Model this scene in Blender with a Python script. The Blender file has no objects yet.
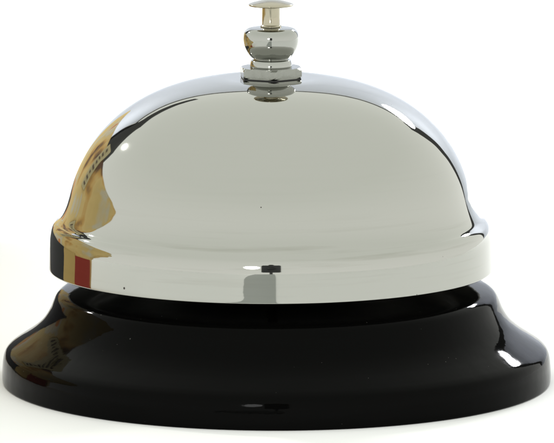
import bpy, bmesh, math, random
from mathutils import Vector, Matrix
R = math.radians
S = 0.0001923            # metres per photo pixel in the plane of the bell
sc = bpy.context.scene

# ------------------------------------------------------------------ camera
ELEV = R(8.8); DIST = 6000*S
cam_d = bpy.data.cameras.new('camera'); cam = bpy.data.objects.new('camera', cam_d)
sc.collection.objects.link(cam); sc.camera = cam
tgt = Vector((6.0*S, 0, 165.4*S))
cam.location = tgt + Vector((0, -math.cos(ELEV), math.sin(ELEV)))*DIST
cam.rotation_euler = (R(90)-ELEV, 0, 0)
cam_d.sensor_width = 36; cam_d.lens = 36*6000/554.0
cam_d.clip_start = 0.02; cam_d.clip_end = 50
sc.render.resolution_x = 1024; sc.render.resolution_y = 819

# ------------------------------------------------------------------ world: dull sage studio light all round
w = bpy.data.worlds.new('World'); sc.world = w; w.use_nodes = True
bg = w.node_tree.nodes['Background']
nt = w.node_tree
wt = nt.nodes.new('ShaderNodeTexCoord'); sx = nt.nodes.new('ShaderNodeSeparateXYZ'); ramp = nt.nodes.new('ShaderNodeValToRGB')
nt.links.new(wt.outputs['Generated'], sx.inputs[0]); nt.links.new(sx.outputs['Z'], ramp.inputs['Fac'])
ramp.color_ramp.elements[0].position = 0.0; ramp.color_ramp.elements[0].color = (1.07, 1.08, 1.03, 1)
ramp.color_ramp.elements[1].position = 0.65; ramp.color_ramp.elements[1].color = (0.93, 0.955, 0.89, 1)
nt.links.new(ramp.outputs['Color'], bg.inputs['Color']); bg.inputs['Strength'].default_value = 1.27

# ------------------------------------------------------------------ lamps
def area(name, loc, aim, sx, sy, power, col=(1, 1, 1), shape='RECTANGLE'):
    d = bpy.data.lights.new(name, 'AREA'); d.shape = shape; d.size = sx; d.size_y = sy
    d.energy = power; d.color = col
    o = bpy.data.objects.new(name, d); sc.collection.objects.link(o)
    o.location = loc
    o.rotation_euler = (Vector(aim)-Vector(loc)).to_track_quat('-Z', 'Y').to_euler()
    return o
area('key_lamp', (-0.90, 0.78, 0.70), (0, 0, 0.04), 0.085, 0.05, 4.6, (1, .98, .95), 'ELLIPSE')
area('right_lamp', (0.50, 1.05, 0.60), (0, 0, 0.0), 0.30, 0.11, 4.8, (.97, .98, 1), 'ELLIPSE')
area('backdrop_lamp', (-0.62, 0.92, 0.55), (-0.50, 1.3, 0.62), 0.12, 0.12, 2.6, (.95, .96, 1))
area('backdrop_lamp', (0.62, 0.92, 0.50), (0.50, 1.3, 0.58), 0.12, 0.12, 2.6, (.95, .96, 1))
area('camera_lamp', (-0.20, cam.location.y-.02, cam.location.z+.02), (0, 0, .03), 0.17, 0.12, .8, (1, 1, 1), 'ELLIPSE')
sc.view_settings.view_transform = 'Standard'; sc.view_settings.look = 'None'
sc.view_settings.exposure = 0; sc.view_settings.gamma = 1
sc.render.engine = 'CYCLES'

# ------------------------------------------------------------------ materials
def mat(name, col, metal=0, rough=.5, ior=1.5, coat=0):
    m = bpy.data.materials.new(name); m.use_nodes = True
    b = m.node_tree.nodes['Principled BSDF']
    b.inputs['Base Color'].default_value = (*col, 1); b.inputs['Metallic'].default_value = metal
    b.inputs['Roughness'].default_value = rough; b.inputs['IOR'].default_value = ior
    b.inputs['Coat Weight'].default_value = coat
    return m
def N(m, t, **kw):
    n = m.node_tree.nodes.new(t)
    for k, v in kw.items(): setattr(n, k, v)
    return n
def L(m, a, b): m.node_tree.links.new(a, b)
def P(m): return m.node_tree.nodes['Principled BSDF']
def bump(m, layers, strength=1.0):
    """layers: (scale, detail, distance, stretch z)"""
    tc = N(m, 'ShaderNodeTexCoord'); prev = None
    for sca, det, dist, zz in layers:
        mp = N(m, 'ShaderNodeMapping'); mp.inputs['Scale'].default_value = (1, 1, zz)
        L(m, tc.outputs['Object'], mp.inputs['Vector'])
        nz = N(m, 'ShaderNodeTexNoise'); nz.inputs['Scale'].default_value = sca; nz.inputs['Detail'].default_value = det
        L(m, mp.outputs['Vector'], nz.inputs['Vector'])
        bp = N(m, 'ShaderNodeBump'); bp.inputs['Distance'].default_value = dist; bp.inputs['Strength'].default_value = strength
        L(m, nz.outputs['Fac'], bp.inputs['Height'])
        if prev: L(m, prev.outputs['Normal'], bp.inputs['Normal'])
        prev = bp
    L(m, prev.outputs['Normal'], P(m).inputs['Normal'])
def rough_noise(m, sca, lo, hi, f0=.4, f1=.75):
    tc = N(m, 'ShaderNodeTexCoord'); nz = N(m, 'ShaderNodeTexNoise')
    nz.inputs['Scale'].default_value = sca; nz.inputs['Detail'].default_value = 6
    mr = N(m, 'ShaderNodeMapRange'); mr.inputs['From Min'].default_value = f0; mr.inputs['From Max'].default_value = f1
    mr.inputs['To Min'].default_value = lo; mr.inputs['To Max'].default_value = hi
    L(m, tc.outputs['Object'], nz.inputs['Vector']); L(m, nz.outputs['Fac'], mr.inputs['Value'])
    L(m, mr.outputs['Result'], P(m).inputs['Roughness'])
def specks(m, base, dark, sca, thr):
    tc = N(m, 'ShaderNodeTexCoord'); v = N(m, 'ShaderNodeTexVoronoi'); v.inputs['Scale'].default_value = sca
    n2 = N(m, 'ShaderNodeTexNoise'); n2.inputs['Scale'].default_value = 45; 
    ad = N(m, 'ShaderNodeMath', operation='MULTIPLY_ADD'); ad.inputs[1].default_value = 0.35; 
    L(m, tc.outputs['Object'], v.inputs['Vector']); L(m, tc.outputs['Object'], n2.inputs['Vector'])
    L(m, n2.outputs['Fac'], ad.inputs[0]); ad.inputs[2].default_value = -0.235 + thr
    lt = N(m, 'ShaderNodeMath', operation='LESS_THAN'); L(m, v.outputs['Distance'], lt.inputs[0]); L(m, ad.outputs[0], lt.inputs[1])
    mx = N(m, 'ShaderNodeMix', data_type='RGBA'); mx.inputs['A'].default_value = (*base, 1); mx.inputs['B'].default_value = (*dark, 1)
    L(m, lt.outputs[0], mx.inputs['Factor']); L(m, mx.outputs['Result'], P(m).inputs['Base Color'])

chrome = mat('chrome', (.395, .397, .368), 1, .03)
bump(chrome, [(14, 2, .00010, .5), (45, 3, .000010, 5)])
rough_noise(chrome, 60, .025, .06)
specks(chrome, (.395, .397, .368), (.06, .055, .05), 230, .06)
def smears(m):
    # dull handling marks running round the rolled edge
    nt = m.node_tree; lk = P(m).inputs['Base Color'].links[0]; src = lk.from_socket
    tc = N(m, 'ShaderNodeTexCoord'); mp = N(m, 'ShaderNodeMapping'); mp.inputs['Scale'].default_value = (1, 1, 26)
    nz = N(m, 'ShaderNodeTexNoise'); nz.inputs['Scale'].default_value = 32; nz.inputs['Detail'].default_value = 5
    L(m, tc.outputs['Object'], mp.inputs['Vector']); L(m, mp.outputs['Vector'], nz.inputs['Vector'])
    a = N(m, 'ShaderNodeMapRange'); a.inputs['From Min'].default_value = .54; a.inputs['From Max'].default_value = .74
    L(m, nz.outputs['Fac'], a.inputs['Value'])
    sz = N(m, 'ShaderNodeSeparateXYZ'); L(m, tc.outputs['Object'], sz.inputs[0])
    rp = N(m, 'ShaderNodeValToRGB'); el = rp.color_ramp.elements
    el[0].position = .024; el[0].color = (.08, .08, .08, 1); el[1].position = .06; el[1].color = (.0, .0, .0, 1)
    for p_, c_ in ((.0290, .42), (.0325, .50), (.036, .05)):
        e = el.new(p_); e.color = (c_, c_, c_, 1)
    L(m, sz.outputs['Z'], rp.inputs['Fac'])
    mu = N(m, 'ShaderNodeMath', operation='MULTIPLY'); L(m, a.outputs['Result'], mu.inputs[0]); L(m, rp.outputs['Color'], mu.inputs[1])
    mx = N(m, 'ShaderNodeMix', data_type='RGBA'); L(m, mu.outputs[0], mx.inputs['Factor']); L(m, src, mx.inputs['A']); mx.inputs['B'].default_value = (.24, .24, .20, 1)
    L(m, mx.outputs['Result'], P(m).inputs['Base Color'])
smears(chrome)
chrome2 = mat('chrome_fittings', (.355, .36, .335), 1, .06)
bump(chrome2, [(300, 2, .00001, 1)])
nut_metal = mat('dull_plated_steel', (.27, .275, .25), 1, .16)
bump(nut_metal, [(900, 3, .00002, 1)]); rough_noise(nut_metal, 500, .10, .28)
nickel = mat('warm_nickel', (.40, .37, .285), 1, .16)
bump(nickel, [(500, 3, .00001, .3)]); rough_noise(nickel, 400, .12, .28)
black = mat('black_enamel', (.0016, .0016, .0015), 0, .05, 1.4)
P(black).inputs['Specular IOR Level'].default_value = .05
bump(black, [(60, 2, .00014, 1), (420, 2, .000018, 1)])
rough_noise(black, 120, .03, .10)
specks(black, (.0016, .0016, .0015), (.045, .043, .04), 520, .075)
dark_metal = mat('dark_steel', (.10, .10, .10), 1, .35)
paper = mat('white_sweep_paper', (.94, .94, .945), 0, .75)
stand_black = mat('stand_black', (.012, .012, .012), 0, .4)

GZ = 4.6*S        # table height
# ------------------------------------------------------------------ helpers
def link(name, me, m=None, parent=None):
    o = bpy.data.objects.new(name, me); sc.collection.objects.link(o)
    if m: me.materials.append(m)
    if parent: o.parent = parent
    return o
def catmull(pts, n=6):
    out = []
    for i in range(len(pts)-1):
        p0 = pts[max(i-1, 0)]; p1 = pts[i]; p2 = pts[i+1]; p3 = pts[min(i+2, len(pts)-1)]
        for k in range(n):
            t = k/n
            out.append(tuple(0.5*((2*p1[j])+(-p0[j]+p2[j])*t+(2*p0[j]-5*p1[j]+4*p2[j]-p3[j])*t*t+(-p0[j]+3*p1[j]-3*p2[j]+p3[j])*t**3) for j in (0, 1)))
    out.append(pts[-1]); return out
def lathe(name, prof, m, parent=None, seg=160, closed=False, wob=None):
    """prof: (r, z) in photo px; r==0 ends collapse to a point"""
    bm = bmesh.new(); rings = []
    for r, z in prof:
        if r < 1e-6: rings.append([bm.verts.new((0, 0, z*S))])
        else:
            rings.append([bm.verts.new((r*S*math.cos(2*math.pi*k/seg), r*S*math.sin(2*math.pi*k/seg), z*S)) for k in range(seg)])
    pairs = list(zip(rings[:-1], rings[1:]))
    if closed: pairs.append((rings[-1], rings[0]))
    for a, b in pairs:
        for k in range(seg):
            k2 = (k+1) % seg
            if len(a) == 1 and len(b) == 1: continue
            if len(a) == 1: bm.faces.new((a[0], b[k2], b[k]))
            elif len(b) == 1: bm.faces.new((a[k], a[k2], b[0]))
            else: bm.faces.new((a[k], a[k2], b[k2], b[k]))
    bmesh.ops.recalc_face_normals(bm, faces=bm.faces)
    for f in bm.faces: f.smooth = True
    me = bpy.data.meshes.new(name); bm.to_mesh(me); bm.free()
    return link(name, me, m, parent)
def box_bm(bm, c, s, rot=None):
    r = bmesh.ops.create_cube(bm, size=1)
    M = Matrix.Translation(c) @ (rot.to_matrix().to_4x4() if rot else Matrix()) @ Matrix.Diagonal((*s, 1))
    bmesh.ops.transform(bm, matrix=M, verts=r['verts']); return r['verts']
def mesh_from(name, bm, m, parent=None, smooth=False):
    bmesh.ops.recalc_face_normals(bm, faces=bm.faces)
    for f in bm.faces: f.smooth = smooth
    me = bpy.data.meshes.new(name); bm.to_mesh(me); bm.free()
    return link(name, me, m, parent)
def rod(bm, a, b, r, seg=16):
    a, b = Vector(a), Vector(b); d = b-a
    res = bmesh.ops.create_cone(bm, cap_ends=True, segments=seg, radius1=r, radius2=r, depth=d.length)
    M = Matrix.Translation((a+b)/2) @ d.to_track_quat('Z', 'Y').to_matrix().to_4x4()
    bmesh.ops.transform(bm, matrix=M, verts=res['verts'])

GZ = 4.6*S        # table height
# ------------------------------------------------------------------ setting: white paper sweep
blue_paper = mat('pale_blue_paper', (.53, .555, .62), 0, .7)
def sheet(name, prof, m, W=0.75, th=.002):
    """a sheet swept along x, with its thickness below it"""
    bm = bmesh.new(); n = 24; top = []; bot = []
    for i, (y, z) in enumerate(prof):
        a = prof[max(i-1, 0)]; b = prof[min(i+1, len(prof)-1)]
        t = Vector((b[0]-a[0], b[1]-a[1])).normalized()
        top.append([bm.verts.new((-W+2*W*k/n, y, z)) for k in range(n+1)])
        bot.append([bm.verts.new((-W+2*W*k/n, y+t.y*th, z-t.x*th)) for k in range(n+1)])
    for g in (top, bot):
        for a, b in zip(g[:-1], g[1:]):
            for k in range(n): bm.faces.new((a[k], a[k+1], b[k+1], b[k]))
    for k in range(n):
        bm.faces.new((top[0][k], top[0][k+1], bot[0][k+1], bot[0][k])); bm.faces.new((top[-1][k], top[-1][k+1], bot[-1][k+1], bot[-1][k]))
    for a in range(len(prof)-1):
        for e in (0, n): bm.faces.new((top[a][e], top[a+1][e], bot[a+1][e], bot[a][e]))
    o = mesh_from(name, bm, m, smooth=False); o.location.z = GZ; o['kind'] = 'structure'
    return o
sheet('tabletop', [(-0.95, 0), (-0.3, 0), (0.3, 0), (0.80, 0)], paper, .75, .018)
bprof = [(.804, -.01), (1.0, -.008)]
for k in range(1, 17):
    a = k/16*R(82); bprof.append((1.0+.22*math.sin(a), -.008+.22*(1-math.cos(a))))
bprof += [(1.285, 0.50), (1.33, 0.82)]
sheet('backdrop', bprof, blue_paper, .75)

# ------------------------------------------------------------------ the bell
def empty(name, loc, label, cat):
    o = bpy.data.objects.new(name, None); sc.collection.objects.link(o); o.location = loc
    o['label'] = label; o['category'] = cat; return o
bell = empty('service_bell', (0, 0, 0), 'shiny chrome dome call bell on flared glossy black base, standing on white surface', 'desk bell')

# base: flared black enamelled pressing
bp = [(262, 7), (270, 4.7), (272.6, 4.6), (274.2, 5.2), (275, 7), (275.2, 14), (274.6, 24), (273.8, 29.5), (272.8, 33), (270.8, 36.6), (267, 40), (262, 43.4),
      (255, 48), (248, 52.8), (241, 58.4), (235, 64.4), (230, 71.4), (226, 79), (223, 86.4), (219.6, 92.6), (214, 97), (206, 99.8), (195, 102.5),
      (184, 105), (172, 107.6), (160, 109.4), (140, 110.4), (100, 111), (60, 111), (14, 111)]
base = lathe('base', catmull(bp, 5) + [(0, 111)], black, bell, seg=256)
base.location.x = 5.5*S; base.location.z = 0
# underside lip
lathe('pivot_post', [(0, 111.2), (9, 111.2), (10, 112.5), (10, 118), (6, 119), (6, 296), (0, 296.5)], dark_metal, bell, seg=48)
bm = bmesh.new()
box_bm(bm, (0, -52*S, 119*S), (26*S, 92*S, 4*S)); box_bm(bm, (0, -98*S, 130*S), (18*S, 6*S, 18*S))
mesh_from('striker', bm, dark_metal, bell)

# dome with flange
def dome_prof():
    z0, za, RR = 161.95, 312.8, 204.5
    pts = []
    for r in (10, 20, 30, 40, 50, 60, 70, 80, 90, 100, 110, 120, 130, 140, 150, 158, 166, 173, 180, 185, 190, 194, 197):
        pts.append((r, min(310.5, z0+(za-z0)*math.sqrt(1-(r/RR)**2.6))))
    pts += [(199.6, 199), (201.8, 190.5), (204.2, 182.5), (206.8, 176), (210, 170.2), (213, 167.2), (215.2, 165.6), (217.4, 163.2), (219.0, 160), (220.0, 156.2), (220.7, 152), (221.15, 147.5), (221.4, 140), (221.7, 130), (222, 121.5), (222, 119.6)]
    return pts
outer = catmull(dome_prof(), 5)
th = 4.0
inner = []
for i, (r, z) in enumerate(outer):
    a = outer[max(i-1, 0)]; b = outer[min(i+1, len(outer)-1)]
    tx, tz = b[0]-a[0], b[1]-a[1]; l = math.hypot(tx, tz) or 1
    inner.append((r+tz/l*th, z-tx/l*th))
inner[-1] = (218, 119.6)
prof = [(0, outer[0][1]+.05)] + outer + [(221.4, 118.6), (220.4, 118.1), (219.2, 118.1), (218.3, 118.8)] + inner[::-1][1:] + [(0, inner[0][1])]
dome = lathe('bell_dome', prof, chrome, bell, seg=256)
dome.data.materials.append(mat('unpolished_steel', (.42, .42, .40), 1, .42))
n_out = len(outer)+3
for p in dome.data.polygons:
    if (p.index//256) > n_out: p.material_index = 1


# hexagonal nut with chamfered corners
def hexnut(name, R0, z0, z1, m, c=1.0):
    bm = bmesh.new(); n = 6; seg = 48
    
    # chamfer: intersect hexagon with a rounded cone -> compute radius per angle and height
    def hexr(a):
        a = (a % (math.pi/3)) - math.pi/6
        return R0*math.cos(math.pi/6)/math.cos(a)
    rot = R(-90+6)
    levels = [(z0, -2.6*c), (z0+1.2*c, -1.0*c), (z0+2.4*c, 0), (z1-3.4*c, 0), (z1-1.6*c, -1.2*c), (z1, -3.6*c)]
    rings = []; seg = 96
    for z, d in levels:
        rr = []
        for k in range(seg):
            a = 2*math.pi*k/seg
            r = min(hexr(a), R0+d)
            rr.append(bm.verts.new((r*S*math.cos(a+rot), r*S*math.sin(a+rot), z*S)))
        rings.append(rr)
    for a, b in zip(rings[:-1], rings[1:]):
        for k in range(seg): bm.faces.new((a[k], a[(k+1) % seg], b[(k+1) % seg], b[k]))
    bm.faces.new(rings[0][::-1]); bm.faces.new(rings[-1])
    o = mesh_from(name, bm, m, bell)
    return o
hexnut('hex_nut', 33.6, 311.5, 321.4, nut_metal)
hexnut('nut_reflection_line', 33.0, 310.55, 311.45, stand_black, .1)  # thin black strip added as the dark reflection line under the nut
# knob: waist collar and bulge
kp = [(0, 320.7), (19.6, 320.7), (20.8, 321.4), (20.9, 324), (19.9, 327.8), (18.6, 328.8), (17.4, 329.6), (18.6, 330.6), (20.6, 331.8), (23.6, 336), (26.2, 341.5), (27.5, 347),
      (27.6, 351.5), (26.8, 355.5), (24.6, 358.7), (21, 360.4), (14, 361.2), (9, 361.3)]
knob = lathe('knob', [kp[0]] + catmull(kp[1:], 5) + [(0, 361.3)], chrome2, bell, seg=96)
# plunger
pl = bpy.data.objects.new('plunger', None); sc.collection.objects.link(pl); pl.parent = bell
lathe('plunger_stem', [(0, 361.4), (10.4, 361.4), (10.6, 362.6), (9.3, 363.2), (8.9, 364), (8.9, 380.5), (9.4, 381.5)], nickel, pl, seg=64)
cp = [(9.2, 380.6), (14, 381.2), (19, 382.0), (21.8, 382.6), (22.3, 383.3), (22.4, 383.9), (21.8, 384.5), (19, 385.6), (14, 387.0), (8, 388.2), (3, 388.7)]
lathe('plunger_cap', [(0, 380.6)] + catmull(cp, 4) + [(0, 388.8)], nickel, pl, seg=96)

# ------------------------------------------------------------------ things beside the set, seen in the chrome
def packet():
    a, b = Vector((-.118, -.012, GZ)), Vector((-.068, .178, GZ)); d = b-a; ln = d.length
    t = empty('snack_packet', a, 'ochre yellow printed packet mirrored in the left side of the bell', 'packet')
    t.rotation_euler.z = math.atan2(d.y, d.x)          # local +x runs away from the camera, local -y faces the bell
    m = mat('printed_ochre', (.7, .45, .12), 0, .5)
    tc = N(m, 'ShaderNodeTexCoord'); nz = N(m, 'ShaderNodeTexNoise'); nz.inputs['Scale'].default_value = 22; nz.inputs['Detail'].default_value = 3
    cr = N(m, 'ShaderNodeValToRGB'); el = cr.color_ramp.elements
    el[0].position = .34; el[0].color = (.13, .06, .03, 1); el[1].position = .41; el[1].color = (.62, .36, .10, 1)
    for p, c in ((.47, (.74, .54, .22, 1)), (.54, (.68, .50, .20, 1)), (.59, (.60, .55, .42, 1)), (.63, (.66, .55, .36, 1)), (.66, (.66, .20, .05, 1)), (.74, (.66, .45, .12, 1))):
        e = el.new(p); e.color = c
    L(m, tc.outputs['Object'], nz.inputs['Vector']); L(m, nz.outputs['Fac'], cr.inputs['Fac']); L(m, cr.outputs['Color'], P(m).inputs['Base Color'])
    H = .135
    bm = bmesh.new()
    prof = [(.012, 0), (ln, 0), (ln, .088), (.120, .088), (.070, .076), (.030, .063), (.002, .052), (-.020, .042), (-.016, .034), (.000, .029), (.010, .024)]
    f = [bm.verts.new((x, 0, z)) for x, z in prof]; g = [bm.verts.new((x, .04, z)) for x, z in prof]
    bm.faces.new(f); bm.faces.new(g[::-1])
    for k in range(len(prof)): bm.faces.new((f[k], g[k], g[(k+1) % len(prof)], f[(k+1) % len(prof)]))
    bmesh.ops.recalc_face_normals(bm, faces=bm.faces)
    bmesh.ops.bevel(bm, geom=bm.edges[:], offset=.003, segments=3, affect='EDGES')
    mesh_from('carton', bm, m, t)
    def panel(name, x0, x1, z0, z1, col):
        bm = bmesh.new(); box_bm(bm, ((x0+x1)/2, -.0005, (z0+z1)/2), (x1-x0, .002, z1-z0))
        return mesh_from(name, bm, mat(name+'_print', col, 0, .5), t)
    panel('red_band', .0125, .037, .001, .020, (.30, .03, .018))
    panel('ochre_band', .037, .062, .002, .024, (.55, .38, .13))
    panel('black_band', .062, ln-.006, .002, .024, (.01, .01, .012))
    lb = panel('pale_label', .074, .092, .045, .085, (.52, .44, .24))
    bm = bmesh.new(); random.seed(3)
    for k in range(8):
        box_bm(bm, (.083+random.uniform(-.001, .001), -.002, .049+k*.0045), (random.uniform(.004, .010), .0008, .0016))
    mesh_from('printed_lines', bm, mat('dark_print', (.10, .07, .05), 0, .6), lb)
    return t
packet()

# grey card added on the table in front of the bell (its reflection is the grey bar in the rim)
bm = bmesh.new()
cpts = [(-.043, -.12), (.006, -.12), (.015, -.42), (.026, -.90), (-.125, -.90), (-.078, -.42)]
ca = [bm.verts.new((x, y, GZ+.0004)) for x, y in cpts]; cb = [bm.verts.new((x, y, GZ+.0016)) for x, y in cpts]
bm.faces.new(ca); bm.faces.new(cb[::-1])
for k in range(6): bm.faces.new((ca[k], cb[k], cb[(k+1) % 6], ca[(k+1) % 6]))
bmesh.ops.bevel(bm, geom=bm.edges[:], offset=.0003, segments=1, affect='EDGES')
gc = mesh_from('rim_bar_card', bm, mat('rim_bar_card', (.40, .42, .41), 0, .8))
gc['label'] = 'mid grey card added in front of the bell for the grey bar mirrored in the rim'; gc['category'] = 'card'

# black backdrop stand; side boards and shaped panel added for dark edges in the dome
st = empty('backdrop_stand', (0, 1.3, GZ), 'black backdrop stand holding up the white paper, with added dark boards, mirrored in the dome', 'stand')
bm = bmesh.new(); rod(bm, (-.79, .04, .85), (.79, .04, .85), .015); mesh_from('crossbar', bm, stand_black, st, True)
for sgn in (-1, 1):
    bm = bmesh.new(); box_bm(bm, (sgn*.84, .02, .435), (.15, .02, .87)); mesh_from('added_side_board', bm, stand_black, st)
bm = bmesh.new()
poly = [(-1.3, .30), (-.80, .30), (-.79, .76), (-.70, .86), (-.30, .88), (-.30, .93), (-.90, 1.02), (-1.3, .80)]
fa = [bm.verts.new((x, -.06, z)) for x, z in poly]; fb = [bm.verts.new((x, -.05, z)) for x, z in poly]
bm.faces.new(fa); bm.faces.new(fb[::-1])
for k in range(len(poly)): bm.faces.new((fa[k], fb[k], fb[(k+1) % len(poly)], fa[(k+1) % len(poly)]))
mesh_from('added_dark_panel', bm, stand_black, st)  # added panel, shaped to mirror as the dark wedge on the dome

# the photographing camera, small in the mirror of knob and rim
pc = empty('photo_camera', (cam.location.x, cam.location.y-.11, cam.location.z), 'black camera on a tripod, mirrored tiny in the front of the knob', 'camera')
bm = bmesh.new(); box_bm(bm, (0, 0, 0), (.21, .08, .27)); box_bm(bm, (0, 0, .15), (.06, .06, .035)); bmesh.ops.bevel(bm, geom=bm.edges[:], offset=.012, segments=3, affect='EDGES')
mesh_from('camera_body', bm, stand_black, pc)
bm = bmesh.new(); rod(bm, (0, .03, 0), (0, .095, 0), .038, 32); mesh_from('camera_lens', bm, stand_black, pc, True)
bm = bmesh.new(); rod(bm, (0, 0, -.05), (0, 0, -.25), .018); mesh_from('tripod_column', bm, stand_black, pc, True)
for k in range(3):
    a = R(90+120*k); bm = bmesh.new(); rod(bm, (0, 0, -.22), (.28*math.cos(a), .28*math.sin(a), -.95), .012); mesh_from('tripod_leg', bm, stand_black, pc, True)
